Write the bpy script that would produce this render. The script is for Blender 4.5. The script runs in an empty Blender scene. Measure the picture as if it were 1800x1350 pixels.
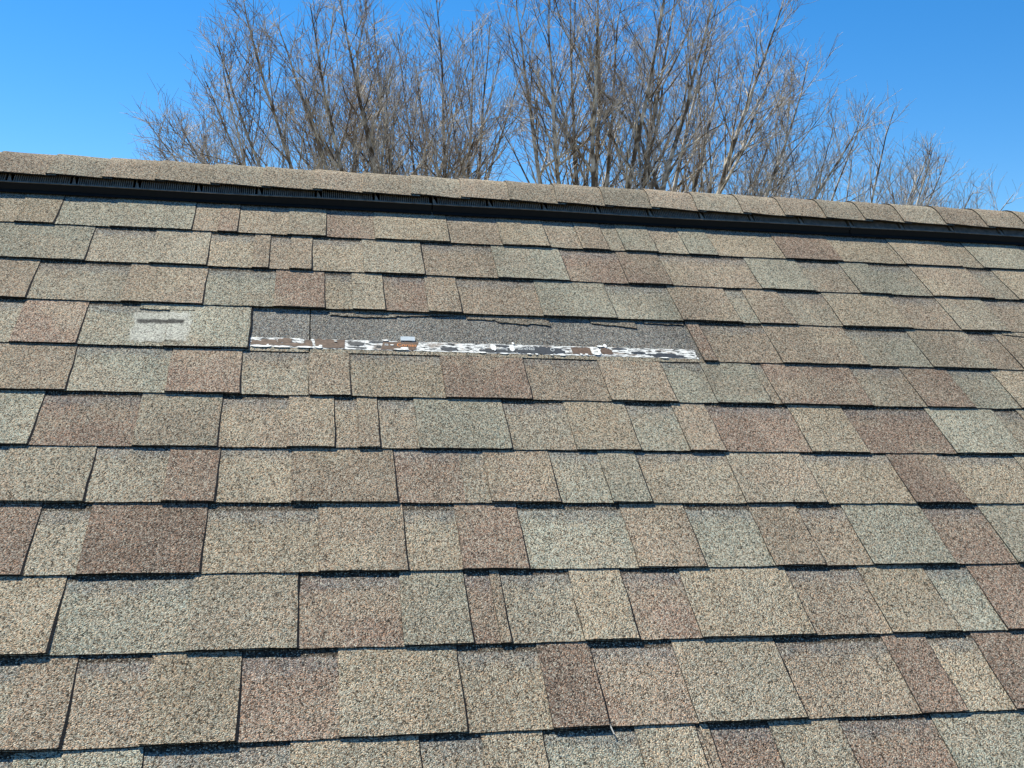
import bpy, math, random
import numpy as np
from mathutils import Vector, Matrix

rad = math.radians
scene = bpy.context.scene
C = scene.collection

# ------------------------------------------------------------------ frame of the roof
# u runs along the ridge, v up the slope, n off the slope; v = 0 is the foot of the ridge vent
SLOPE = rad(36.87)
Z0 = 5.4
CS, SN = math.cos(SLOPE), math.sin(SLOPE)
def W(u, v, n=0.0):
    return (u, v * CS - n * SN, Z0 + v * SN + n * CS)
ROOF = Matrix(((1, 0, 0, 0), (0, CS, -SN, 0), (0, SN, CS, Z0), (0, 0, 0, 1)))

# ------------------------------------------------------------------ camera
cam_d = bpy.data.cameras.new('camera')
cam = bpy.data.objects.new('camera', cam_d); C.objects.link(cam)
cam_d.sensor_width = 36.0
cam_d.lens = 37.04
cam_d.clip_start = 0.05
cam_d.clip_end = 6000
cam.matrix_world = Matrix(((0.98122, -0.02140, -0.19169, 0.0),
                           (-0.19141, 0.01450, -0.98140, -2.52386),
                           (0.02378, 0.99967, 0.01013, 5.02045),
                           (0, 0, 0, 1)))
scene.camera = cam

# ------------------------------------------------------------------ sky, sun, exposure
SUN_AZ, SUN_EL = rad(-45.5), rad(60.1)
world = bpy.data.worlds.new('World'); scene.world = world
world.use_nodes = True
nt = world.node_tree; nt.nodes.clear()
sky = nt.nodes.new('ShaderNodeTexSky'); sky.sky_type = 'NISHITA'
sky.sun_disc = False
sky.sun_elevation = SUN_EL
sky.sun_rotation = SUN_AZ
sky.altitude = 0
sky.air_density = 1.0; sky.dust_density = 0.0; sky.ozone_density = 6.0
hsv = nt.nodes.new('ShaderNodeHueSaturation'); hsv.inputs['Saturation'].default_value = 1.3
bg = nt.nodes.new('ShaderNodeBackground'); bg.inputs['Strength'].default_value = 0.095
wo = nt.nodes.new('ShaderNodeOutputWorld')
nt.links.new(sky.outputs[0], hsv.inputs['Color']); nt.links.new(hsv.outputs[0], bg.inputs[0]); nt.links.new(bg.outputs[0], wo.inputs[0])

sun_d = bpy.data.lights.new('sun', 'SUN'); sun_d.energy = 5.0; sun_d.angle = rad(0.5)
sun_d.color = (1.0, 0.945, 0.79)
sun = bpy.data.objects.new('sun', sun_d); C.objects.link(sun)
sdir = Vector((math.sin(SUN_AZ) * math.cos(SUN_EL), math.cos(SUN_AZ) * math.cos(SUN_EL), math.sin(SUN_EL)))
sun.rotation_euler = sdir.to_track_quat('Z', 'Y').to_euler()
sun.location = (0, 0, 30)

vs = scene.view_settings
vs.view_transform = 'Standard'; vs.look = 'None'; vs.gamma = 1.0; vs.use_curve_mapping = False
vs.exposure = 0.78

# ------------------------------------------------------------------ helpers
def N(nt, kind, **kw):
    n = nt.nodes.new(kind)
    for k, v in kw.items():
        if hasattr(n, k) and k not in n.inputs: setattr(n, k, v)
        else: n.inputs[k].default_value = v
    return n
def newmat(name, rough=0.9, spec=0.2):
    m = bpy.data.materials.new(name); m.use_nodes = True
    b = m.node_tree.nodes['Principled BSDF']
    b.inputs['Roughness'].default_value = rough
    b.inputs['Specular IOR Level'].default_value = spec
    return m, m.node_tree, b
def mix(nt, a, b, fac, kind='MIX'):
    x = nt.nodes.new('ShaderNodeMix'); x.data_type = 'RGBA'; x.blend_type = kind; x.clamp_factor = True
    for sock, val in ((x.inputs[6], a), (x.inputs[7], b), (x.inputs[0], fac)):
        if hasattr(val, 'is_linked'): nt.links.new(val, sock)
        else: sock.default_value = val if not isinstance(val, tuple) or len(val) == 4 else (*val, 1)
    return x.outputs[2]
def math_(nt, op, a, b=None, c=None, clamp=False):
    x = nt.nodes.new('ShaderNodeMath'); x.operation = op; x.use_clamp = clamp
    for i, val in enumerate((a, b, c)):
        if val is None: continue
        if hasattr(val, 'is_linked'): nt.links.new(val, x.inputs[i])
        else: x.inputs[i].default_value = val
    return x.outputs[0]
def ramp(nt, fac, lo, hi, a=0.0, b=1.0, smooth=False):
    x = nt.nodes.new('ShaderNodeMapRange')
    if smooth: x.interpolation_type = 'SMOOTHSTEP'
    nt.links.new(fac, x.inputs[0])
    for i, v in enumerate((lo, hi, a, b)): x.inputs[i + 1].default_value = v
    return x.outputs[0]

TONES = {'g': (.252, .241, .187), 't': (.276, .232, .168), 'b': (.243, .198, .147), 'r': (.214, .159, .121), 'd': (.182, .137, .105),
         'n': (.254, .225, .170), 'c': (.254, .214, .158), 'h': (.158, .154, .142), 'q': (.150, .134, .108)}
DRIFT = {'g': 'n', 't': 'n', 'b': 't', 'r': 'b', 'd': 'r', 'n': 'b', 'h': 'h', 'c': 'b', 'q': 'q'}

def granule_material(name, tone, scuff=False):
    """mineral granules pressed into asphalt: per-grain colour, grain relief, printed dark band and painted butt shade on the lower layer"""
    m, t, b = newmat(name, 0.95, 0.12)
    uv = N(t, 'ShaderNodeUVMap', uv_map='metres').outputs[0]
    crs = N(t, 'ShaderNodeUVMap', uv_map='course').outputs[0]
    sep = N(t, 'ShaderNodeSeparateXYZ'); t.links.new(crs, sep.inputs[0])
    sx, sy = sep.outputs[0], sep.outputs[1]
    oi = N(t, 'ShaderNodeObjectInfo')
    def vor(scale, feature='F1'):
        v = N(t, 'ShaderNodeTexVoronoi', voronoi_dimensions='2D', feature=feature); v.inputs['Scale'].default_value = scale
        t.links.new(uv, v.inputs['Vector']); return v
    def noise(scale, detail=2.0, vec=uv):
        n = N(t, 'ShaderNodeTexNoise', noise_dimensions='2D'); n.inputs['Scale'].default_value = scale; n.inputs['Detail'].default_value = detail
        t.links.new(vec, n.inputs['Vector']); return n.outputs[0]
    g1 = vor(600); g2 = vor(360)
    s1 = N(t, 'ShaderNodeSeparateColor'); t.links.new(g1.outputs['Color'], s1.inputs[0])
    s2 = N(t, 'ShaderNodeSeparateColor'); t.links.new(g2.outputs['Color'], s2.inputs[0])
    drift = ramp(t, noise(7.0, 3.0), .44, .66, 0, 1, True)
    drift2 = ramp(t, noise(3.2, 2.0), .42, .66, 0, 1, True)
    base = mix(t, TONES[tone], TONES[DRIFT[tone]], math_(t, 'MULTIPLY', drift, .9))
    base = mix(t, base, tuple(.8 * x for x in TONES[tone]), math_(t, 'MULTIPLY', drift2, .6))
    mp = N(t, 'ShaderNodeMapping'); mp.inputs['Scale'].default_value = (6.0, 1.1, 1); t.links.new(uv, mp.inputs[0])
    weather = ramp(t, noise(1.0, 4.0, mp.outputs[0]), .30, .72, .84, 1.14)
    ws = N(t, 'ShaderNodeVectorMath', operation='SCALE'); t.links.new(base, ws.inputs[0]); t.links.new(weather, ws.inputs['Scale'])
    base = ws.outputs[0]
    # lower layer: factory-printed band of dark slate-blue granules along its top
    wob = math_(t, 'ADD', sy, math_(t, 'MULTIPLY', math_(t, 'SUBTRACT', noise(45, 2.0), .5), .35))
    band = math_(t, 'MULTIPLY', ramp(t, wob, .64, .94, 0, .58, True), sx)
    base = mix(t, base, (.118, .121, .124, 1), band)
    lap = math_(t, 'MULTIPLY', ramp(t, sy, .91, .95, 0, .85, True), sx)  # shade below the next butt up, painted in as a near-black strip
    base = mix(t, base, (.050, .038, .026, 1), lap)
    # grains: a share of pale grains, a share of nearly black ones, the rest round the tone
    val = math_(t, 'ADD', math_(t, 'MULTIPLY', s1.outputs[0], .62), math_(t, 'MULTIPLY', s2.outputs[1], .38))
    gain = ramp(t, val, .15, .85, .17, 2.02)
    mul = N(t, 'ShaderNodeVectorMath', operation='SCALE'); t.links.new(base, mul.inputs[0]); t.links.new(gain, mul.inputs['Scale'])
    # single grains lean to rust, straw or slate
    hue = mix(t, (1.12, .96, .86), (.90, 1.03, 1.10), ramp(t, s1.outputs[2], .15, .85))
    mh = N(t, 'ShaderNodeVectorMath', operation='MULTIPLY'); t.links.new(mul.outputs[0], mh.inputs[0]); t.links.new(hue, mh.inputs[1])
    col = mh.outputs[0]
    pale = ramp(t, s1.outputs[1], .86, .90)
    col = mix(t, col, (.66, .60, .47, 1), math_(t, 'MULTIPLY', pale, .6))
    dark = ramp(t, s2.outputs[2], .84, .90)
    col = mix(t, col, (.035, .032, .030, 1), math_(t, 'MULTIPLY', dark, .16))
    var = ramp(t, oi.outputs['Random'], 0, 1, .90, 1.10)
    mu2 = N(t, 'ShaderNodeVectorMath', operation='SCALE'); t.links.new(col, mu2.inputs[0]); t.links.new(var, mu2.inputs['Scale'])
    col = mu2.outputs[0]
    if scuff:
        su = N(t, 'ShaderNodeSeparateXYZ'); t.links.new(uv, su.inputs[0])
        def box(u0, u1, v0, v1, e, jag):
            wob = math_(t, 'MULTIPLY', math_(t, 'SUBTRACT', noise(60, 3.0), .5), jag)
            x = math_(t, 'ADD', su.outputs[0], wob); y = math_(t, 'ADD', su.outputs[1], wob)
            a = math_(t, 'MULTIPLY', ramp(t, x, u0 - e, u0 + e, 0, 1, True), ramp(t, x, u1 - e, u1 + e, 1, 0, True))
            c = math_(t, 'MULTIPLY', ramp(t, y, v0 - e, v0 + e, 0, 1, True), ramp(t, y, v1 - e, v1 + e, 1, 0, True))
            return math_(t, 'MULTIPLY', a, c)
        gr2 = N(t, 'ShaderNodeVectorMath', operation='SCALE'); gr2.inputs[0].default_value = (.50, .49, .42); t.links.new(ramp(t, val, .15, .85, .45, 1.5), gr2.inputs['Scale'])
        col = mix(t, col, gr2.outputs[0], math_(t, 'MULTIPLY', box(-.328, -.222, -.560, -.462, .005, .02), .85))
        dk = N(t, 'ShaderNodeVectorMath', operation='SCALE'); dk.inputs[0].default_value = (.062, .060, .055); t.links.new(ramp(t, val, .15, .85, .5, 1.5), dk.inputs['Scale'])
        col = mix(t, col, dk.outputs[0], math_(t, 'MULTIPLY', box(-.322, -.236, -.500, -.486, .004, .012), .92))
        col = mix(t, col, dk.outputs[0], math_(t, 'MULTIPLY', box(-.300, -.226, -.566, -.561, .003, .012), .55))
    t.links.new(col, b.inputs['Base Color'])
    # relief of the grains
    h = math_(t, 'ADD', math_(t, 'MULTIPLY', g1.outputs['Distance'], -1.15), math_(t, 'MULTIPLY', s1.outputs[2], .8))
    h = math_(t, 'ADD', h, math_(t, 'MULTIPLY', g2.outputs['Distance'], -.6))
    bp = N(t, 'ShaderNodeBump'); bp.inputs['Strength'].default_value = .75; bp.inputs['Distance'].default_value = .0016
    t.links.new(h, bp.inputs['Height']); t.links.new(bp.outputs[0], b.inputs['Normal'])
    return m
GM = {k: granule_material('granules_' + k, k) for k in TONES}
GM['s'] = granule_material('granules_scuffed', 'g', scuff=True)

def plain(name, col, rough=.9, spec=.2, vary=.25, scale=120.0, bump=0.0):
    m, t, b = newmat(name, rough, spec)
    tc = N(t, 'ShaderNodeTexCoord')
    n = N(t, 'ShaderNodeTexNoise'); n.inputs['Scale'].default_value = scale; n.inputs['Detail'].default_value = 4
    t.links.new(tc.outputs['Object'], n.inputs['Vector'])
    c = mix(t, tuple(x * (1 - vary) for x in col), tuple(min(1, x * (1 + vary)) for x in col), ramp(t, n.outputs[0], .3, .7))
    t.links.new(c, b.inputs['Base Color'])
    if bump:
        bp = N(t, 'ShaderNodeBump'); bp.inputs['Strength'].default_value = .6; bp.inputs['Distance'].default_value = bump
        t.links.new(n.outputs[0], bp.inputs['Height']); t.links.new(bp.outputs[0], b.inputs['Normal'])
    return m
ASPHALT = plain('asphalt_cut_edge', (.016, .015, .015), .85, .25, .5, 400, .0008)
VENT = plain('black_vent_plastic', (.011, .008, .006), .7, .2, .15, 60)
FINMAT = plain('dusty_black_plastic', (.20, .160, .125), .6, .35, .35, 90)

def obj(name, me, parent=None):
    o = bpy.data.objects.new(name, me); C.objects.link(o)
    if parent is not None: o.parent = parent
    return o
def tag(o, label=None, cat=None, group=None, kind=None):
    for k, v in (('label', label), ('category', cat), ('group', group), ('kind', kind)):
        if v: o[k] = v
    return o
def mesh(name, verts, faces, mats, midx=None, uv=None, smooth=False):
    """uv: per-vertex list of (metres_u, metres_v, course_x, course_y)"""
    me = bpy.data.meshes.new(name); me.from_pydata([tuple(v) for v in verts], [], faces)
    for m in mats: me.materials.append(m)
    if midx is not None: me.polygons.foreach_set('material_index', midx)
    if uv is not None:
        vi = np.empty(len(me.loops), np.int32); me.loops.foreach_get('vertex_index', vi)
        a = np.array(uv, np.float32)[vi]
        l1 = me.uv_layers.new(name='metres'); l1.data.foreach_set('uv', a[:, :2].ravel())
        l2 = me.uv_layers.new(name='course'); l2.data.foreach_set('uv', np.ascontiguousarray(a[:, 2:4]).ravel())
    if smooth: me.polygons.foreach_set('use_smooth', [True] * len(me.polygons))
    me.update(); return me

# ------------------------------------------------------------------ ground
def ground_material():
    m, t, b = newmat('winter_lawn', .95, .1)
    tc = N(t, 'ShaderNodeTexCoord')
    n = N(t, 'ShaderNodeTexNoise'); n.inputs['Scale'].default_value = .35; n.inputs['Detail'].default_value = 8
    t.links.new(tc.outputs['Object'], n.inputs['Vector'])
    t.links.new(mix(t, (.085, .085, .035), (.17, .145, .075), ramp(t, n.outputs[0], .35, .65)), b.inputs['Base Color'])
    return m
me = bpy.data.meshes.new('ground')
S = 2500
me.from_pydata([(-S, -S, 0), (S, -S, 0), (S, S, 0), (-S, S, 0)], [], [(0, 1, 2, 3)]); me.materials.append(ground_material())
tag(obj('ground', me), kind='structure')

# ------------------------------------------------------------------ roof deck
E_ = 0.143                      # exposure of a course
TB, TT = 0.0022, 0.0025         # thickness of the lower and the upper layer at the butt
APEX = 0.150
roof = bpy.data.objects.new('shingle_roof', None); C.objects.link(roof)
roof.location = (0, 0, 0)
tag(roof, 'pitched roof of blended brown and grey asphalt shingles, one shingle torn away', 'roof')
U0, U1, VE = -5.0, 7.0, -5.2
dn = -0.012
ya = W(0, APEX, dn)
ridge_y, ridge_z = ya[1], ya[2]
ev = W(0, VE, dn)
fy, fz = 2 * ridge_y - ev[1], ev[2]
th = .03
dv = [(U0, ev[1], ev[2]), (U1, ev[1], ev[2]), (U1, ridge_y, ridge_z), (U0, ridge_y, ridge_z), (U0, fy, fz), (U1, fy, fz)]
dv += [(x, y, z - th) for x, y, z in dv]
df = [(0, 1, 2, 3), (3, 2, 5, 4), (6, 9, 8, 7), (9, 10, 11, 8), (0, 6, 7, 1), (4, 5, 11, 10), (0, 3, 9, 6), (3, 4, 10, 9), (1, 7, 8, 2), (2, 8, 11, 5)]
obj('roof_deck', mesh('roof_deck', dv, df, [GM['b']], uv=[(p[0], (p[1] ** 2 + p[2] ** 2) ** .5, 0, 0) for p in dv]), roof)

# ------------------------------------------------------------------ shingle courses
# start of each piece along the ridge in metres, T = raised tab, B = lower layer, then its granule blend
LAY = {
 1: '-0.71Bt -0.62Tt -0.54Bg -0.425Tg -0.255Bb -0.2Tr -0.157Bb -0.048Tn 0.037Br 0.146Tt 0.319Bb 0.44Tt 0.554Bn 0.633Tb 0.699Bn 0.738Tg 0.819Bn 0.897Tg 0.971Bt 1.148Tr 1.3Bt 1.471Tb 1.628Bt 1.69Tg',
 2: '-0.676Tg -0.454Bn -0.326Tn -0.211Bt -0.118Tb -0.084Bb -0.041Tb 0.006Bt 0.117Tn 0.25Bb 0.412Tg 0.574Br 0.712Tr 0.816Bb 1.034Tg 1.169Bn 1.283Tg 1.365Bg 1.475Tb 1.637Bn 1.706Tt',
 3: '-0.64Tb -0.536Bn -0.36Tb -0.207Bg -0.068Tr 0.033Bt 0.09Tt 0.156Br 0.246Tb 0.316Bb 0.49Tg 0.652Bg 0.8Tb 0.937Bg 0.981Tb 1.068Bn 1.18Tt 1.353Bb 1.475Tn 1.6Bb 1.715Tt',
 4: '-0.604Bn -0.535Tr -0.419Bg -0.265Tn -0.109Xx 0.805Tr 0.834Bb 0.981Tb 1.176Bg 1.329Tn 1.48Bb 1.55Tb',
 5: '-0.571Tb -0.413Bg -0.246Tr -0.118Bn 0.005Tb 0.081Bt 0.256Tr 0.421Bb 0.577Tb 0.71Bg 0.794Tg 0.907Bn 0.928Tr 1.126Bn 1.247Tr 1.357Bg 1.463Tt',
 6: '-0.535Tg -0.444Br -0.283Tn -0.145Bb -0.031Tb 0.05Bb 0.091Tb 0.128Bn 0.196Tg 0.362Bn 0.48Tt 0.601Bg 0.695Tb 0.765Br 0.937Tt 1.055Br 1.238Tg 1.393Bn 1.45Tt',
 7: '-0.503Bg -0.47Tn -0.336Bn -0.22Tr -0.14Bt -0.022Tb 0.15Br 0.264Bn 0.307Tb 0.426Bg 0.517Tg 0.589Bt 0.76Tn 0.913Bt 1.086Tr 1.194Bt 1.358Tn',
 8: '-0.467Td -0.395Bn -0.321Td -0.147Bt 0.024Tb 0.159Bt 0.244Tr 0.349Bg 0.528Tb 0.643Bg 0.761Tb 0.851Bb 0.936Tg 1.089Br 1.207Tg',
 9: '-0.433Tt -0.332Bg -0.155Tn -0.004Br 0.144Tg 0.244Br 0.284Tb 0.3Bn 0.409Tt 0.494Br 0.592Tt 0.776Bb 0.905Tt 1.026Bg 1.107Tr',
 10: '-0.398Bn -0.361Tb -0.29Bb -0.197Tt -0.079Br 0.052Tt 0.22Bt 0.337Td 0.416Br 0.543Tn 0.707Bb 0.885Td 0.959Bt 1.039Td',
 11: '-0.396Bn -0.34Tg -0.189Bn -0.01Tt 0.156Bn 0.236Tt 0.321Bg 0.45Tt 0.539Bb 0.545Tb 0.558Br 0.645Tn 0.753Br 0.897Tg 1.098Bt',
}

DVB = {1: (.004, .003), 2: (.002, 0), 3: (-.002, 0), 4: (-.004, -.006), 5: (-.001, -.001), 6: (-.003, -.001), 7: (.007, .003), 8: (0, 0), 9: (0, .001), 10: (-.002, -.003)}
rng = random.Random(11)
def butt(k, u):
    a, b = DVB.get(k, (0, 0)); s = min(1, max(0, (u + .5) / 2))
    return -E_ * k + a + (b - a) * s
def prof(k, u, v):
    """height of the tab surface over the mean slope"""
    f = (v - butt(k, u)) / E_
    w = .00035 * math.sin(u * 9.1 + k * 2.3) + .00025 * math.sin(u * 23 + k)
    return (TB + TT) * (1 - f) + w * (1 - min(1, max(0, f)))
def piece(name, k, ua, ub, top, lower, tones, parent, seed, splits=None, jag=.0011, lift=0.0, botjag=.0009):
    """one thin slab of a course: ua..ub, from the butt up to butt + top; lower: B layer else T layer"""
    r = random.Random(seed)
    off = -TT if lower else 0.0
    thick = TB if lower else TT
    us = [ua]
    cuts = sorted(splits or [])
    step = .018
    pts = [ua] + cuts + [ub]
    tone_of = []
    us = []
    for i in range(len(pts) - 1):
        n = max(1, int((pts[i + 1] - pts[i]) / step))
        for j in range(n):
            us.append(pts[i] + (pts[i + 1] - pts[i]) * j / n); tone_of.append(i)
    us.append(ub)
    rows = [0.0, .25, .5, .75, 1.0]
    verts, uv, faces, midx = [], [], [], []
    tl = list(dict.fromkeys(tones)); mats = [GM[x] for x in tl] + [ASPHALT]
    lj = [r.uniform(-1, 1) * jag for _ in rows]; rj = [r.uniform(-1, 1) * jag for _ in rows]
    sk = r.uniform(-.0012, .0012)
    tl_lift = [lift * max(0, 1 - f * 1.6) for f in rows]
    for ri, f in enumerate(rows):
        for ci, u in enumerate(us):
            uu = u
            if ci == 0: uu += lj[ri] + sk * f
            elif ci == len(us) - 1: uu += rj[ri] + sk * f
            b0 = butt(k, u)
            v = b0 + f * top
            if ri == 0: v += r.uniform(-1, 1) * botjag
            nn = prof(k, u, v) + (off * (1 - .5 * min(1, (v - b0) / E_)) if lower else 0) + tl_lift[ri] - (.0003 if f > .98 else 0)
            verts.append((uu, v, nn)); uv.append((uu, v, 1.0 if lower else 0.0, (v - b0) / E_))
    nc, nr = len(us), len(rows)
    base = nr * nc
    for i in range(base):
        x, y, z = verts[i]
        if not lower and i % nc == nc - 1: x += .0034
        if not lower and i % nc == 0: x -= .0004
        verts.append((x, y, z - thick)); uv.append(uv[i])
    def q(ri, ci): return ri * nc + ci
    for ri in range(nr - 1):
        for ci in range(nc - 1):
            faces.append((q(ri, ci), q(ri, ci + 1), q(ri + 1, ci + 1), q(ri + 1, ci))); midx.append(tl.index(tones[tone_of[ci]]))
    e = len(tl)
    for ci in range(nc - 1):
        faces.append((q(0, ci), base + q(0, ci), base + q(0, ci + 1), q(0, ci + 1))); midx.append(e)
    for ri in range(nr - 1):
        faces.append((q(ri, 0), q(ri + 1, 0), base + q(ri + 1, 0), base + q(ri, 0))); midx.append(e)
        faces.append((q(ri, nc - 1), base + q(ri, nc - 1), base + q(ri + 1, nc - 1), q(ri + 1, nc - 1))); midx.append(e)
    me = mesh(name, [W(*p) for p in verts], faces, mats, midx, uv)
    return obj(name, me, parent)

GAP = (-.109, .805)             # the torn-away stretch of the fourth course
NC = 13
courses = {}
for k in range(1, NC + 1):
    vb = -E_ * k
    lo, hi = -.36 - (vb + 1.49) * .25 - .75, 1.02 + (vb + 1.49) * .68 + .75
    segs = []
    if k in LAY:
        for s in LAY[k].split():
            segs.append((float(s[:-2]), s[-2], s[-1]))
    else:
        segs = [(0.0, 'T', 't')]
    first, last = segs[0], segs[-1]
    u, tcur = first[0], first[1]
    while u > lo:
        tcur = 'B' if tcur == 'T' else 'T'
        u -= rng.uniform(.08, .19); segs.insert(0, (round(u, 3), tcur, rng.choice('gtbrndt')))
    u, tcur = last[0], last[1]
    while u < hi:
        u += rng.uniform(.08, .19); tcur = 'B' if tcur == 'T' else 'T'
        segs.append((round(u, 3), tcur, rng.choice('gtbrndt')))
    courses[k] = segs

def strip_breaks(segs):
    """the strips are about a metre long and meet where a tab ends"""
    br = [0]; u = segs[0][0]
    target = u + .6 + .5 * rng.random()
    for i in range(1, len(segs) - 1):
        if segs[i][0] >= target and segs[i - 1][1] == 'T' and segs[i][1] == 'B':
            br.append(i); target = segs[i][0] + .95
    br.append(len(segs) - 1)
    return br
under = []
for k, segs in courses.items():
    br = strip_breaks(segs)
    if k == 4:
        x = [i for i, s in enumerate(segs) if s[1] == 'X'][0]
        br = [b for b in br if b < x - 2] + [x, x + 1] + [b for b in br if b > x + 3]
    if k == 5:
        x = [i for i, s in enumerate(segs) if abs(s[0] - .005) < 1e-6][0]
        br = [b for b in br if b < x - 3] + [x] + [b for b in br if segs[b][0] > 1.0]
        if len(segs) - 1 not in br: br.append(len(segs) - 1)
    for a, b in zip(br, br[1:]):
        sg = segs[a:b]
        if sg[0][1] == 'X': continue
        ua, ub = sg[0][0], segs[b][0]
        tones = []
        for i, s in enumerate(sg):
            t = s[2]
            if k == 4 and abs(s[0] + .419) < 1e-6: t = 's'
            tones.append(t)
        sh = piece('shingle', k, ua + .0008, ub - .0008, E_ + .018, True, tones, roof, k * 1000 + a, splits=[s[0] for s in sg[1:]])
        for i, s in enumerate(sg):
            if s[1] != 'T': continue
            e = segs[a + i + 1][0]
            top = E_ + .016
            if k == 5 and e > GAP[0] - .02 and s[0] < GAP[1] + .02: top = E_ - .006
            t = s[2]
            if k == 4 and abs(s[0] + .265) < 1e-6: t = 's'
            piece('tab', k, s[0] + .0006, e - (.0016 if i == len(sg) - 1 else .0004), top, False, [t], sh, k * 1000 + a + 37 * i,
                  lift=max(0, rng.gauss(.0002, .0007)))
        if k == 5 and ua < GAP[1] and ub > GAP[0]: under.append((sh, ua, ub))

# ------------------------------------------------------------------ torn-away stretch: bare headlap, nailing tape and its shreds
def jagpoly(r, ua, ub, va, vb, n=9, ju=.004, jv=.0022, slant=0.0):
    top = []; bot = []
    m = max(3, int((ub - ua) / .007))
    for i in range(m + 1):
        u = ua + (ub - ua) * i / m
        top.append((u + slant * (vb - va) + r.uniform(-.3, .3) * (ub - ua) / m, vb + r.uniform(-1, 1) * jv))
        bot.append((u + r.uniform(-.3, .3) * (ub - ua) / m, va + r.uniform(-1, 1) * jv))
    return bot + top[::-1]
def smear(r, ua, ub, va, vb):
    m = max(6, int((ub - ua) / .004)); top, bot = [], []
    c = (va + vb) / 2; h = (vb - va) / 2; ct = r.uniform(-.5, .5) * h; pw = r.uniform(.25, .6)
    for i in range(m + 1):
        f = i / m; u = ua + (ub - ua) * f
        e = max(.06, math.sin(math.pi * (.04 + .92 * f)) ** pw)
        mid = c + ct * (1 - e)
        top.append((u + r.uniform(-.25, .25) * (ub - ua) / m, mid + h * e * r.uniform(.75, 1.15)))
        bot.append((u + r.uniform(-.25, .25) * (ub - ua) / m, mid - h * e * r.uniform(.75, 1.15)))
    return bot + top[::-1]
def slab(name, poly, k, lift, thick, mat, side, parent, seed=0, bend=0.0, tone_uv=False):
    """a thin flat piece with its own outline lying on the headlap of course k"""
    n = len(poly)
    u0 = min(p[0] for p in poly); u1 = max(p[0] for p in poly)
    vmin = min(p[1] for p in poly); vmax = max(p[1] for p in poly)
    top = []
    for u, v in poly:
        f = (vmax - v) / max(1e-6, vmax - vmin)
        top.append((u, v, prof(k, u, v) + lift + bend * f))
    vs_ = top + [(u, v, h - thick) for u, v, h in top]
    m2 = n // 2
    fs, mi = [], []
    for i in range(m2 - 1):                       # bottom chain i, top chain n-1-i
        fs.append((i, i + 1, n - 2 - i, n - 1 - i)); mi.append(0)
    for i in range(n):
        j = (i + 1) % n; fs.append((i, n + i, n + j, j)); mi.append(1)
    return obj(name, mesh(name, [W(*p) for p in vs_], fs, [mat, side], mi, [(p[0], p[1], 0, 0) for p in vs_]), parent)

def tape_material():
    """white woven fabric, scraped, with streaks of dark sealant dragged along it and rusty stains"""
    m, t, b = newmat('white_nailing_fabric', .8, .2)
    uv = N(t, 'ShaderNodeUVMap', uv_map='metres').outputs[0]
    def nz(sx, sy, detail, rough=.6):
        mp = N(t, 'ShaderNodeMapping'); mp.inputs['Scale'].default_value = (sx, sy, 1); t.links.new(uv, mp.inputs[0])
        n = N(t, 'ShaderNodeTexNoise', noise_dimensions='2D'); n.inputs['Scale'].default_value = 1; n.inputs['Detail'].default_value = detail; n.inputs['Roughness'].default_value = rough
        t.links.new(mp.outputs[0], n.inputs['Vector']); return n.outputs[0]
    c = mix(t, (.60, .60, .56), (.78, .78, .75), ramp(t, nz(300, 300, 3), .35, .65))
    c = mix(t, c, (.30, .235, .185), ramp(t, nz(26, 60, 4), .56, .66, 0, .8))
    c = mix(t, c, (.032, .036, .040), ramp(t, nz(55, 300, 5, .7), .515, .545))
    t.links.new(c, b.inputs['Base Color'])
    return m
WHITE = tape_material()
SHREDW = plain('torn_white_fibre', (.68, .68, .65), .85, .15, .2, 260, .0005)
INK = plain('blue_black_sealant', (.030, .036, .042), .55, .35, .35, 200, .0005)
BROWN = plain('aged_brown_sealant', (.105, .068, .048), .7, .25, .45, 150, .0006)
PALEINK = plain('pale_print', (.55, .57, .56), .8, .1, .1)
ORANGE = plain('orange_print', (.62, .24, .08), .8, .1, .2)
TINPLATE = plain('dull_metal', (.55, .60, .62), .45, .5, .1)
VT0, VT1 = -.5675, -.5345       # lower and upper edge of the tape
PXS = ((440, 556, 700, 900, 1100, 1225), (-.108, .0145, .1765, .405, .643, .797))
def tu(x): return float(np.interp(x, *PXS))
def tv(f): return VT0 + (VT1 - VT0) * f
CUT = -.5805
laps = []
for i, (sh, ua, ub) in enumerate(under):
    ua = max(ua, GAP[0] - .05); ub = min(ub, GAP[1] + .05)
    ua += .0012; ub -= .0012
    n = max(4, int((ub - ua) / .03))
    us = [ua + (ub - ua) * j / n for j in range(n + 1)]
    r = random.Random(50 + i)
    rows = [CUT, VT0 + .001, -.53, -.49, -.45, -.40]
    vsx, uvx, fs, mi = [], [], [], []
    for ri, v in enumerate(rows):
        for u in us:
            vv = v + (r.uniform(-1, 1) * .0006 if ri == 0 else 0)
            vsx.append((u, vv, prof(5, u, vv) + .0001)); uvx.append((u, vv, 0, 0))
    nc = len(us); base = len(vsx)
    for p, q_ in list(zip(vsx, uvx)): vsx.append((p[0], p[1], p[2] - TT)); uvx.append(q_)
    for ri in range(len(rows) - 1):
        for ci in range(nc - 1):
            a = ri * nc + ci; fs.append((a, a + 1, a + nc + 1, a + nc)); mi.append(1 if ri == 0 else 0)
    for ci in range(nc - 1): fs.append((ci, base + ci, base + ci + 1, ci + 1)); mi.append(2)
    for ri in range(len(rows) - 1):
        a = ri * nc; fs.append((a, a + nc, base + a + nc, base + a)); mi.append(2)
        a = ri * nc + nc - 1; fs.append((a, base + a, base + a + nc, a + nc)); mi.append(2)
    hl = obj('headlap', mesh('headlap', [W(*p) for p in vsx], fs, [GM['h'], GM['n'], ASPHALT], mi, uvx), sh)
    tag(hl, 'bare dark grey upper part of the shingle laid open by the missing one')
    laps.append((sh, ua, ub))
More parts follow.
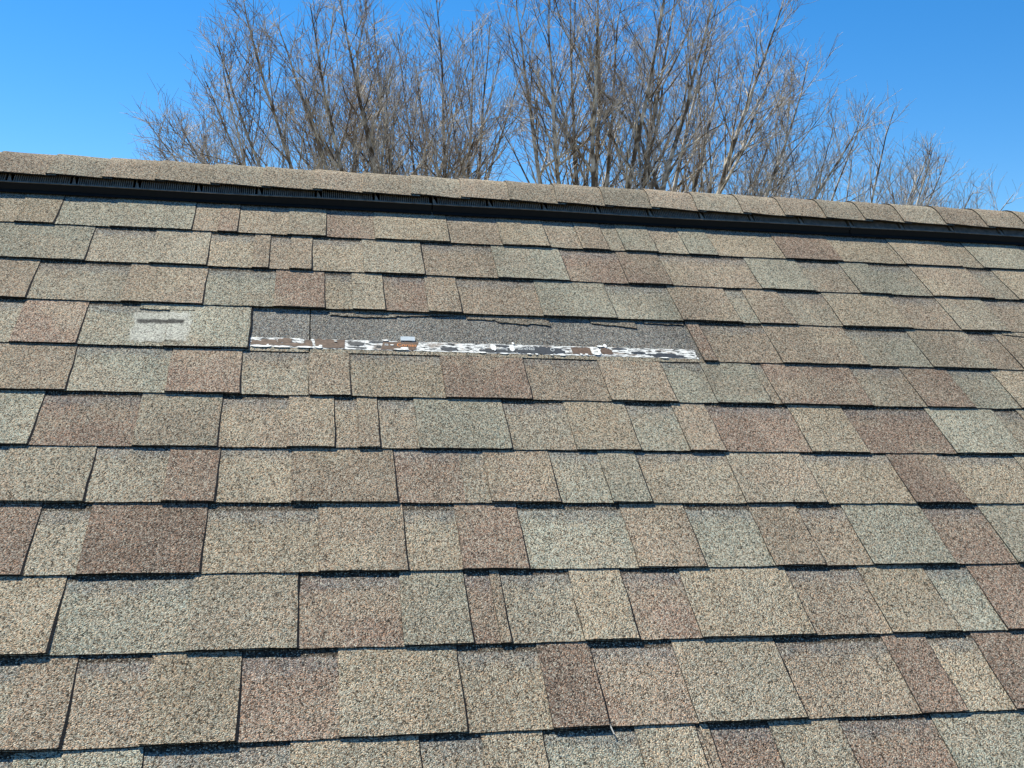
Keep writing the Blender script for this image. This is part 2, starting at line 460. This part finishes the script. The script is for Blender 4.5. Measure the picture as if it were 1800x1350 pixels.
def lap_of(u):
    for sh, a, b in laps:
        if a - .003 <= u <= b + .003: return sh
    return laps[-1][0]
rt = random.Random(8)
for sh, ua, ub in laps:
    o = slab('nailing_tape', jagpoly(rt, max(ua, GAP[0]) + .001, min(ub, GAP[1]) - .009, VT0, VT1, jv=.0009), 5, .0005, .0004, WHITE, WHITE, sh)
    tag(o, 'white woven nailing tape, torn and smeared with dark sealant')
PATCH = [  # x0 x1 (along the tape) f0 f1 (across it) colour
 (443, 552, .18, .50, 'b'), (444, 462, .40, .66, 'b'), (460, 488, .45, .78, 'b'), (489, 515, .50, .94, 'b'), (518, 538, .66, .82, 'k'), (474, 486, .78, .88, 'k'), (538, 552, .45, .85, 'b'), (515, 533, .12, .22, 'k'),
 (557, 606, .06, .95, 'b'), (614, 641, .42, .72, 'k'), (624, 634, .78, .95, 'k'), (612, 640, .15, .24, 'k'), (622, 630, .25, .42, 'k'),
 (650, 674, .76, .93, 'k'), (648, 666, .26, .64, 'k'), (645, 656, .55, .68, 'k'), (668, 730, .03, .93, 'b'), (735, 752, .74, .95, 'k'), (740, 745, .22, .32, 'k'), (749, 755, .20, .28, 'k'), (763, 772, .12, .92, 'b'),
 (773, 800, .30, .48, 'k'), (778, 796, .62, .74, 'k'), (774, 803, .18, .28, 'k'), (811, 820, .08, .50, 'b'), (812, 820, .62, .80, 'k'), (823, 829, .25, .92, 'k'), (834, 846, .62, .88, 'k'),
 (845, 866, .58, .86, 'k'), (840, 905, .10, .40, 'k'), (872, 897, .72, .88, 'k'), (880, 905, .30, .60, 'k'), (903, 992, .10, .82, 'k'), (990, 1003, .08, .36, 'k'), (1003, 1038, .12, .88, 'b'),
 (1046, 1050, .3, .8, 'k'), (1056, 1076, .18, .92, 'b'), (1078, 1104, .80, .93, 'k'), (1084, 1107, .32, .84, 'k'), (1110, 1134, .36, .58, 'k'), (1124, 1136, .08, .40, 'k'), (1112, 1117, .82, .88, 'k'),
 (1146, 1200, .06, .32, 'k'), (1153, 1172, .26, .58, 'k'), (1170, 1186, .28, .44, 'k'), (1187, 1201, .28, .62, 'k'), (1184, 1199, .76, .84, 'k'), (1206, 1212, .70, .82, 'k'), (1214, 1228, .10, .92, 'k')]
for i, (x0, x1, f0, f1, c) in enumerate(PATCH):
    if x1 - x0 < 13 or (c == 'k' and x1 - x0 < 24): continue
    a, b = tu(x0), min(tu(x1), GAP[1] - .004)
    if c == 'b' and x1 - x0 > 30: P = jagpoly(rt, a, b, tv(f0), tv(f1), jv=.0026, slant=.3 if x0 == 668 else 0)
    else: P = smear(rt, a, b, tv(f0 - .04), tv(f1 + .04))
    if c == 'k' and x1 - x0 > 12:                 # ragged streaks trailing off the smear
        for q_ in range(2):
            w_ = (b - a) * rt.uniform(.35, .7); s_ = a + rt.uniform(-.25, .75) * (b - a); y_ = rt.uniform(f0 - .12, f1); e_ = min(s_ + w_, GAP[1] - .006)
            if s_ > GAP[0] + .004 and (e_ < .010 or s_ > .018) and e_ - s_ > .004:
                slab('sealant_smear', smear(rt, s_, e_, tv(max(.04, y_)), tv(min(.96, y_ + rt.uniform(.10, .22)))), 5, .00065 + .00004 * q_, .0002, INK, INK, lap_of((s_ + e_) / 2))
    slab('sealant_smear', P, 5, .0008 + .00006 * (i % 5), .0003, BROWN if c == 'b' else INK, BROWN if c == 'b' else INK, lap_of((a + b) / 2))
SHRED = [(557, 569, -.03, .22), (563, 569, .15, .36), (589, 594, .70, .82), (692, 717, .00, .18), (704, 717, .14, .34), (686, 692, .50, .62), (1039, 1044, .1, .9), (1050, 1055, .15, .9), (1042, 1053, .05, .22), (442, 478, -.08, .16), (482, 512, -.06, .14), (524, 552, -.04, .18), (470, 474, .0, .3),
         (862, 872, .2, .9), (896, 905, .25, .95), (924, 931, -.10, .06), (938, 943, -.10, .08), (964, 969, -.12, .0), (980, 990, -.12, .0), (1017, 1021, -.02, .2), (1026, 1031, -.02, .22), (1052, 1064, .95, 1.15), (1064, 1070, .92, 1.35), (672, 684, .92, 1.10), (902, 906, .95, 1.25), (1157, 1172, -.10, .04), (876, 892, -.1, .05), (838, 852, -.08, .08), (1222, 1228, -.1, .1)]
for i, (x0, x1, f0, f1) in enumerate(SHRED):
    a, b = tu(x0), min(tu(x1), GAP[1] - .003)
    slab('tape_shred', smear(rt, a, b, tv(f0), tv(f1)), 5, .0013 + .0001 * (i % 4), .0004, SHREDW, SHREDW, lap_of((a + b) / 2), bend=rt.uniform(0, .0012))
# print that is still legible on the tape
def lettering(body, x0, x1, f0, f1, mat):
    cu = bpy.data.curves.new('lettering', 'FONT'); cu.body = body; cu.size = 1.0; cu.fill_mode = 'BOTH'
    tmp = bpy.data.objects.new('lettering', cu); C.objects.link(tmp)
    dg = bpy.context.evaluated_depsgraph_get(); dg.update()
    me = bpy.data.meshes.new_from_object(tmp.evaluated_get(dg))
    bpy.data.objects.remove(tmp); bpy.data.curves.remove(cu)
    co = np.array([v.co[:] for v in me.vertices]); lo = co.min(0); hi = co.max(0)
    a, b = tu(x0), tu(x1)
    for v in me.vertices:
        u = a + (b - a) * (v.co.x - lo[0]) / (hi[0] - lo[0]); w = tv(f0 + (f1 - f0) * (v.co.y - lo[1]) / (hi[1] - lo[1]))
        v.co = W(u, w, prof(5, u, w) + .00125 + .0001 * (v.co.z > 0))
    me.materials.clear(); me.materials.append(mat); me.name = 'lettering'
    obj('lettering', me, lap_of((a + b) / 2))
lettering('s', 676, 683, .48, .66, PALEINK)
lettering('Cornin', 698, 731, .42, .74, ORANGE)
lettering('ens Cor', 838, 863, .50, .82, PALEINK)
lettering('ning', 877, 892, .30, .66, PALEINK)
lettering('SureNail', 910, 939, .42, .76, PALEINK)
lettering('O', 967, 974, .36, .72, PALEINK)
lettering('Corning', 1008, 1038, .40, .72, plain('faded_print', (.20, .13, .09)))
# strip of metal lying on the tape
P = [(tu(705), tv(1.02)), (tu(717), tv(1.03)), (tu(730), tv(1.02)), (tu(730), tv(1.36)), (tu(717), tv(1.38)), (tu(705), tv(1.36))]
mt = slab('metal_clip', P, 5, .0045, .0012, TINPLATE, TINPLATE, None, bend=-.002)
tag(mt, 'small pale metal strip lying on the torn white nailing tape', 'metal strip')

# torn remnants hanging from under the third course, and a loose edge further left
def remnant(ua, ub, vtop, vbot, tone, k=4, seed=0, lift=.0016, label=None):
    r = random.Random(seed); m = max(5, int((ub - ua) / .008))
    bot, top = [], []
    for i in range(m + 1):
        f = i / m; u = ua + (ub - ua) * f
        vb_ = vbot(f) + r.uniform(-.0016, .0016)
        bot.append((u, vb_)); top.append((u, vtop))
    best = min(under, key=lambda s: abs((s[1] + s[2]) / 2 - (ua + ub) / 2))
    o = slab('torn_tab', bot + top[::-1], 5, lift, .0015, GM[tone], ASPHALT, best[0], bend=.0012)
    if label: tag(o, label)
remnant(.044, .178, -.425, lambda f: -.4475 - .004 * math.sin(f * 3.0), 'q', seed=1)
remnant(.175, .300, -.425, lambda f: -.4450 + .010 * f, 'q', seed=2)
remnant(.325, .500, -.425, lambda f: -.4455 - .023 * max(0, f - .25) ** 1.2 - .006 * (abs(f - .55) < .2), 'q', seed=3)
remnant(.592, .690, -.425, lambda f: -.4450 - .015 * f, 'q', seed=4)
remnant(.712, .800, -.425, lambda f: -.4395 - .002 * f, 'q', seed=5)
remnant(-.322, -.219, -.425, lambda f: -.4520 - .001 * f, 'g', seed=6, lift=.0042)
remnant(1.575, 1.70, -.425, lambda f: -.440 - .016 * f, 'n', seed=7, lift=.0055)
# torn stub of the missing shingle standing beside the hole
remnant(.8055, .8125, -.43, lambda f: -.572, 'b', seed=9, lift=.0035)
# pale strand of glass mat hanging out of a joint low on the slope
st = [(.4125, -1.300), (.4130, -1.340), (.4122, -1.380), (.4135, -1.415), (.4160, -1.436), (.4180, -1.446)]
bot = [(u, v) for u, v in st]; top = [(u + .0028, v + .0004) for u, v in st]
mbv, mbf = [], []
for i, (u, v) in enumerate(st):
    h = .0048 + .0006 * math.sin(i * 2.1)
    for du, dh in ((0, 0), (.0017, .0002), (.0016, .0008), (.0001, .0007)): mbv.append(W(u + du, v, prof(10, u, max(v, -1.43)) - .001 + dh))
for i in range(len(st) - 1):
    for j in range(4): mbf.append((4 * i + j, 4 * i + (j + 1) % 4, 4 * i + 4 + (j + 1) % 4, 4 * i + 4 + j))
mbf += [(3, 2, 1, 0), tuple(4 * (len(st) - 1) + j for j in range(4))]
strand = obj('mat_strand', mesh('mat_strand', mbv, mbf, [plain('grey_glass_mat', (.40, .39, .36), .9, .1, .4, 300)]), roof)
tag(strand, 'pale strand of glass mat hanging out of a joint between tabs')

# ------------------------------------------------------------------ ridge vent under the caps
class MB:
    def __init__(s): s.v = []; s.f = []; s.m = []
    def hexa(s, p, mi=0):
        """eight roof-frame corners: four at one end, the matching four at the other"""
        b = len(s.v); s.v += [W(*x) for x in p]
        for q in ((0, 3, 2, 1), (4, 5, 6, 7), (0, 1, 5, 4), (1, 2, 6, 5), (2, 3, 7, 6), (3, 0, 4, 7)):
            s.f.append(tuple(b + i for i in q)); s.m.append(mi)
    def box(s, u0, u1, v0, v1, n0, n1, mi=0):
        s.hexa(((u0, v0, n0), (u0, v1, n0), (u0, v1, n1), (u0, v0, n1), (u1, v0, n0), (u1, v1, n0), (u1, v1, n1), (u1, v0, n1)), mi)
    def build(s, name, mats, parent): return obj(name, mesh(name, s.v, s.f, mats, s.m), parent)
rv = random.Random(4)
def sag(u): return .0016 * math.sin(u * 5.1) + .0012 * math.sin(u * 11.7 + 1)
SECT = [-2.02, -.80, .287, 1.375, 2.55, 3.7]
for ua, ub in zip(SECT, SECT[1:]):
    ua += .0015; ub -= .0015
    mb = MB(); n = 12
    for i in range(n):
        a = ua + (ub - ua) * i / n; b = ua + (ub - ua) * (i + 1) / n
        mb.box(a, b, -.013, .120, .0034, .0052)                          # flange on the shingles, widened downslope to blacken the shade below the vent
        s0, s1 = sag(a), sag(b)
        mb.hexa(((a, .000 + s0, .0053), (a, .004 + s0, .0053), (a, .0105 + s0, .0185), (a, .0078 + s0, .0185),
                 (b, .000 + s1, .0053), (b, .004 + s1, .0053), (b, .0105 + s1, .0185), (b, .0078 + s1, .0185)))   # outer baffle
        mb.box(a, b, .066, .100, .0053, .0260)                           # core under the caps
    sec = mb.build('ridge_vent', [VENT], roof)
    tag(sec, 'black plastic ridge vent with close louvre fins under the cap shingles')
    mb = MB()
    for i in range(16):                                                   # rim of the baffle
        a = ua + (ub - ua) * i / 16; b = ua + (ub - ua) * (i + 1) / 16; s0, s1 = sag(a), sag(b)
        mb.hexa(((a, .0060 + s0, .0186), (a, .0106 + s0, .0186), (a, .0106 + s0, .0202), (a, .0060 + s0, .0200),
                 (b, .0060 + s1, .0186), (b, .0106 + s1, .0186), (b, .0106 + s1, .0202), (b, .0060 + s1, .0200)))
    mb.build('baffle_rim', [FINMAT], sec)
    mb = MB(); u = ua + .004; bay = 0
    nb = 8; bw = (ub - ua) / nb
    for j in range(nb):
        b0 = ua + bw * j; u = b0 + .013
        while u < b0 + bw - .006:
            s0 = sag(u); d = rv.uniform(-.0002, .0002)
            mb.hexa(((u, .0108 + s0, .0140), (u, .062, .0180), (u, .062, .0290), (u, .0108 + s0, .0195),
                     (u + .0021 + d, .0108 + s0, .0140), (u + .0021 + d, .062, .0180), (u + .0021 + d, .062, .0290), (u + .0021 + d, .0108 + s0, .0195)))
            u += .0046
    tag(mb.build('louvre_fins', [FINMAT], sec), kind='stuff')
    for j in range(nb):
        b0 = ua + bw * j; s0 = sag(b0)
        mb = MB()
        mb.hexa(((b0 + .001, .0108 + s0, .010), (b0 + .001, .062, .012), (b0 + .001, .062, .0300), (b0 + .001, .0108 + s0, .0198),
                 (b0 + .0032, .0108 + s0, .010), (b0 + .0032, .062, .012), (b0 + .0032, .062, .0300), (b0 + .0032, .0108 + s0, .0198)))
        mb.hexa(((b0 + .0033, .0108 + s0, .010), (b0 + .0033, .030, .012), (b0 + .0033, .030, .0235), (b0 + .0033, .0108 + s0, .0190),
                 (b0 + .0100, .0108 + s0, .010), (b0 + .0045, .030, .012), (b0 + .0045, .030, .0235), (b0 + .0100, .0108 + s0, .0190)))
        mb.build('bay_divider', [FINMAT], sec)

# ------------------------------------------------------------------ cap shingles bent over the ridge
CAPS = [-.5794, -.46, -.3456, -.224, -.109, .0095, .125, .2398, .361, .4802, .6002, .721, .8425, .9647, 1.0861, 1.2002, 1.3147, 1.4246, 1.5362, 1.6598, 1.7838]
while CAPS[0] > -1.75: CAPS.insert(0, CAPS[0] - .118)
while CAPS[-1] < 3.3: CAPS.append(CAPS[-1] + .12)
def cap_section(dn, vedge):
    """outline across the ridge as (y, z): up the near slope, over the rounded top, down the far slope"""
    ry = W(0, APEX, 0)[1]
    A0 = W(0, vedge, .0335 + dn); A1 = W(0, .058, .0346 + dn); A = W(0, .086, .0350 + dn)
    d = ((ry - A[1]), (ry - A[1]) * SN / CS)
    K = (ry, A[2] + d[1])
    pts = [(A0[1], A0[2]), (A1[1], A1[2]), (A[1], A[2])]
    B = (2 * ry - A[1], A[2])
    for i in range(1, 8):
        t = i / 8; pts.append(((1 - t) ** 2 * A[1] + 2 * t * (1 - t) * K[0] + t * t * B[0], (1 - t) ** 2 * A[2] + 2 * t * (1 - t) * K[1] + t * t * B[1]))
    pts += [(2 * ry - y, z) for y, z in ((A[1], A[2]), (A1[1], A1[2]), (A0[1], A0[2]))]
    return pts
capt = 'ncbncnbccbnbcncbcnbccnb'
for i, (ua, ub) in enumerate(zip(CAPS, CAPS[1:])):
    r = random.Random(300 + i)
    n = 7; vs_, uv, fs, mi = [], [], [], []
    v0 = .0268 + r.uniform(-.0015, .0015); tilt = .0030 + r.uniform(-.001, .001)
    us = [ua - .004 + (ub + .018 - ua + .004) * j / n for j in range(n + 1)]
    for j, u in enumerate(us):
        f = j / n
        sec = cap_section(.0024 - .0036 * f + .0006 * math.sin(u * 31), v0 - tilt * f + r.uniform(-.0006, .0006))
        L = 0; prev = None
        for q, (y, z) in enumerate(sec):
            if prev: L += math.hypot(y - prev[0], z - prev[1])
            prev = (y, z)
            x = u + ((r.uniform(-.0009, .0009) + .006 * math.sin(math.pi * q / 12)) if j == 0 else 0)
            vs_.append((x, y, z)); uv.append((u, L + i * .37, 0, 0))
    m = len(sec); base = len(vs_)
    # underside
    cy, cz = W(0, APEX, 0)[1], W(0, APEX, 0)[2] - .25
    for k_ in range(base):
        x, y, z = vs_[k_]; d = Vector((0, cy - y, cz - z)); d = d.normalized() * .0028
        vs_.append((x, y + d.y, z + d.z)); uv.append(uv[k_])
    for j in range(n):
        for q in range(m - 1):
            a = j * m + q; fs.append((a, a + m, a + m + 1, a + 1)); mi.append(0)
            fs.append((base + a, base + a + 1, base + a + m + 1, base + a + m)); mi.append(1)
        a = j * m; fs.append((a, base + a, base + a + m, a + m)); mi.append(1)
        a = j * m + m - 1; fs.append((a, a + m, base + a + m, base + a)); mi.append(1)
    for q in range(m - 1):
        a = q; fs.append((a, a + 1, base + a + 1, base + a)); mi.append(1)
    obj('ridge_cap_shingle', mesh('ridge_cap_shingle', vs_, fs, [GM[capt[i % len(capt)]], ASPHALT], mi, uv), roof)

# ------------------------------------------------------------------ bare trees behind the house
def bark_material(name, a, b_, scale):
    m, t, b = newmat(name, .85, .25)
    tc = N(t, 'ShaderNodeTexCoord')
    n = N(t, 'ShaderNodeTexNoise'); n.inputs['Scale'].default_value = scale; n.inputs['Detail'].default_value = 5
    t.links.new(tc.outputs['Object'], n.inputs['Vector'])
    t.links.new(mix(t, a, b_, ramp(t, n.outputs[0], .44, .60)), b.inputs['Base Color'])
    bp = N(t, 'ShaderNodeBump'); bp.inputs['Strength'].default_value = .5; bp.inputs['Distance'].default_value = .01
    t.links.new(n.outputs[0], bp.inputs['Height']); t.links.new(bp.outputs[0], b.inputs['Normal'])
    return m
BARK = bark_material('grey_bark', (.11, .085, .062), (.62, .57, .49), 7)
TWIG = bark_material('twig_bark', (.22, .17, .135), (.68, .62, .55), 4)

class Tubes:
    def __init__(s): s.d = {}
    def add(s, pts, r0, r1, sides): s.d.setdefault((len(pts), sides), []).append((pts, r0, r1))
    def build(s, name, mat, parent):
        V, F, off = [], [], 0
        for (n, k), L in s.d.items():
            P = np.array([l[0] for l in L]); R0 = np.array([l[1] for l in L]); R1 = np.array([l[2] for l in L])
            T = np.gradient(P, axis=1); T /= np.linalg.norm(T, axis=2, keepdims=True) + 1e-9
            ref = np.where(np.abs(T[..., 2:3]) > .9, np.array([1., 0, 0]), np.array([0., 0, 1]))
            A = np.cross(T, ref); A /= np.linalg.norm(A, axis=2, keepdims=True) + 1e-9
            B = np.cross(T, A)
            f = np.linspace(0, 1, n)[None, :, None]
            R = (R0[:, None, None] * (1 - f) + R1[:, None, None] * f)[..., None]
            an = np.arange(k) * 2 * np.pi / k
            ring = P[:, :, None, :] + R * (A[:, :, None, :] * np.cos(an)[None, None, :, None] + B[:, :, None, :] * np.sin(an)[None, None, :, None])
            V.append(ring.reshape(-1, 3))
            m = len(L)
            i = (np.arange(m)[:, None, None] * n + np.arange(n - 1)[None, :, None]) * k
            j = np.arange(k)[None, None, :]; j2 = (j + 1) % k
            F.append(np.stack([i + j, i + j2, i + k + j2, i + k + j], -1).reshape(-1, 4) + off)
            off += m * n * k
        V = np.concatenate(V); F = np.concatenate(F)
        me = bpy.data.meshes.new(name)
        me.vertices.add(len(V)); me.vertices.foreach_set('co', V.astype(np.float32).ravel())
        me.loops.add(F.size); me.loops.foreach_set('vertex_index', F.astype(np.int32).ravel())
        me.polygons.add(len(F)); me.polygons.foreach_set('loop_start', np.arange(0, F.size, 4, dtype=np.int32))
        me.polygons.foreach_set('use_smooth', np.ones(len(F), bool))
        me.update(calc_edges=True); me.materials.append(mat)
        return obj(name, me, parent)

UP = np.array([0, 0, 1.0])
def unit(v): return v / (np.linalg.norm(v) + 1e-9)
def wander(r, p, d, length, n, up, kink):
    pts = [p]; st = length / (n - 1)
    for i in range(n - 1):
        d = unit(d + up * UP * st + r.normal(0, kink, 3)); p = p + d * st; pts.append(p)
    return np.array(pts), d
def side_dir(r, t, ang):
    a = unit(np.cross(t, r.normal(0, 1, 3))); return unit(t * math.cos(ang) + a * math.sin(ang))
ZLOW = 6.9
def tree(name, label, x, y, fork, tips, seed, dens=1.0, spread=1.2, rs=1.0, extra=10):
    r = np.random.default_rng(seed)
    root = bpy.data.objects.new(name, None); C.objects.link(root); root.location = (x, y, 0)
    tag(root, label, 'tree', 'bare trees behind the house')
    tr, tw = Tubes(), Tubes()
    F = np.array([0, 0, fork])
    tp, _ = wander(r, np.array([0, 0, -.1]), UP, fork + .15, 6, 0, .03); tp[-1] = F
    tr.add(tp, .17 * rs, .12 * rs, 10)
    def along(P, s):
        n = len(P); i = min(n - 2, int(s * (n - 1))); f = s * (n - 1) - i
        return P[i] * (1 - f) + P[i + 1] * f, unit(P[i + 1] - P[i])
    def twigs(q, l1, b0, s2):
        """fine shoots along one branch"""
        while s2 < 1.0:
            p2, t2 = along(q, min(s2, .999))
            l2 = min(.6, (1 - s2) * l1 * r.uniform(.3, .7) + r.uniform(.08, .24))
            d2 = unit(side_dir(r, t2, r.uniform(.4, .95)) + .18 * UP)
            w, _ = wander(r, p2, d2, l2, 5, .55, .085)
            if w[-1][2] > ZLOW:
                tw.add(w, max(.0030, b0 * .40 * (1 - s2)), .0015, 3)
                for _ in range(int(dens * r.integers(2, 6))):
                    p3, t3 = along(w, r.uniform(.1, 1))
                    d3 = unit(side_dir(r, t3, r.uniform(.4, 1.1)) + .2 * UP)
                    w3, _ = wander(r, p3, d3, r.uniform(.05, .24), 3, .4, .1)
                    tw.add(w3, .0022, .0012, 3)
            s2 += r.uniform(.07, .15) / dens * (.8 / max(.25, l1)) ** .5
    def branches(P, r0, r1, s):
        L = np.linalg.norm(np.diff(P, axis=0), axis=1).sum()
        while s < .985:
            p, tg = along(P, s)
            rad_ = r0 * (1 - s) + r1 * s
            l1 = min(1.15, (1 - s) * L * r.uniform(.3, .7) + r.uniform(.15, .40))
            d = unit(side_dir(r, tg, r.uniform(.4, 1.0)) + .12 * UP)
            lid = np.interp(p[0] + x, OX, OZ)
            l1 = min(l1, max(.12, (lid - p[2]) * 1.15))
            q, _ = wander(r, p, d, l1, 8, .6, .08)
            if q[-1][2] > ZLOW and p[2] > ZLOW - .5:
                b0 = min(max(.0045, rad_ * .5), .005 + .009 * l1)
                tr.add(q, b0, .0022, 5)
                twigs(q, l1, b0, .15)
            s += r.uniform(.085, .19) / dens / max(.6, L)
    def stem(A, tip, r0, bow, n=16):
        d = tip - A
        mid = A + d * np.array([bow, bow, .45])
        t = np.linspace(0, 1, n)[:, None]
        P = (1 - t) ** 2 * A + 2 * t * (1 - t) * mid + t * t * tip
        P[1:-1] += np.cumsum(r.normal(0, .026, (n - 2, 3)), 0) * np.linspace(1, .3, n - 2)[:, None]
        tr.add(P, r0, .0045, 7)
        return P
    xs = [t[0] for t in tips]; zs = [t[1] for t in tips]
    OX = sorted(xs); OZ = [z for _, z in sorted(zip(xs, zs))]
    main = []
    for tx, tz in tips:
        tip = np.array([tx - x, r.normal(0, spread * .7), tz])
        r0 = (.040 + .026 * r.random()) * rs
        P = stem(F, tip, r0, r.uniform(.45, .68)); main.append((P, r0))
        branches(P, r0, .0045, .45)
    for _ in range(extra):                        # strong side limbs that leave a stem at a clear fork
        P, r0 = main[r.integers(len(main))]
        s = r.uniform(.42, .72); p, tg = along(P, s)
        side = r.choice([-1, 1])
        tip = np.array([p[0] + side * r.uniform(.3, 1.0), p[1] + r.normal(0, .4), p[2] + r.uniform(.7, 1.7)])
        top = np.interp(tip[0] + x, sorted(xs), [z for _, z in sorted(zip(xs, zs))])
        tip[2] = min(tip[2], top - .25); tip[0] = min(max(tip[0], OX[0] - x + .1), OX[-1] - x - .1)
        if tip[2] < p[2] + .3: continue
        b0 = r0 * (1 - s) * .75
        Q = stem(p, tip, b0, .6, 10); branches(Q, b0, .0045, .2)
    tr.build('trunk', BARK, root); tw.build('crown', TWIG, root)
    return root

tree('bare_tree', 'bare grey tree at the left, its long branches leaning left over the ridge', 1.3, 9.0, 4.2,
     [(-1.75, 7.65), (-1.55, 7.4), (-1.45, 7.75), (-1.3, 7.55), (-1.1, 8.0), (-.95, 8.25), (-.72, 8.8), (-.36, 8.45), (-.04, 8.53), (.23, 8.71), (.53, 8.64)], 1, extra=13, dens=1.0)
tree('bare_tree', 'bare tree with upright twiggy crown, second from the left behind the ridge', 1.75, 9.5, 3.2,
     [(.65, 9.06), (.94, 8.83), (1.31, 9.38), (1.23, 8.99), (1.51, 9.21), (1.78, 9.04), (2.05, 9.12)], 2, extra=14, dens=.85)
tree('bare_tree', 'tallest bare tree in the middle with dark forked stems above the ridge', 3.0, 8.5, 4.4,
     [(2.05, 9.1), (2.3, 9.06), (2.67, 9.1), (2.74, 8.98), (3.05, 9.35), (3.24, 9.09), (3.49, 9.36), (3.82, 9.32), (4.15, 9.23)], 3, extra=13, dens=.85)
tree('bare_tree', 'bare tree fanning to the right with pale sunlit limbs, fourth from the left', 3.5, 9.0, 4.0,
     [(4.41, 9.49), (4.75, 9.53), (4.84, 9.01), (5.04, 9.26), (5.45, 8.6), (5.7, 8.3), (6.0, 8.0), (6.2, 7.8)], 4, extra=13, dens=.95)
tree('bare_tree', 'low thin bare tree at the far right, rising least above the ridge', 7.4, 12.0, 4.0,
     [(7.75, 8.75), (8.2, 8.6), (8.5, 8.3), (8.96, 8.55), (9.35, 8.4), (9.44, 8.5), (9.81, 8.45), (10.0, 8.0), (10.2, 7.85)], 5, extra=8, dens=.8)
tree('bare_tree', 'hazy bare tree farther back, filling the gap left of the tallest tree', 1.0, 14.0, 4.0,
     [(-1.2, 8.6), (-.5, 9.4), (.1, 9.8), (.7, 9.6), (1.3, 10.0), (1.9, 10.1), (2.5, 10.2), (2.9, 10.0), (3.3, 10.3)], 6, extra=8, dens=.75)
tree('bare_tree', 'hazy bare tree farther back, seen between the fourth tree and the far right one', 7.2, 14.0, 4.0,
     [(4.6, 10.6), (5.3, 10.6), (6.0, 10.5), (6.6, 10.3), (7.2, 10.1), (7.8, 9.7), (8.4, 9.3), (9.0, 8.9)], 7, extra=10, dens=.8)
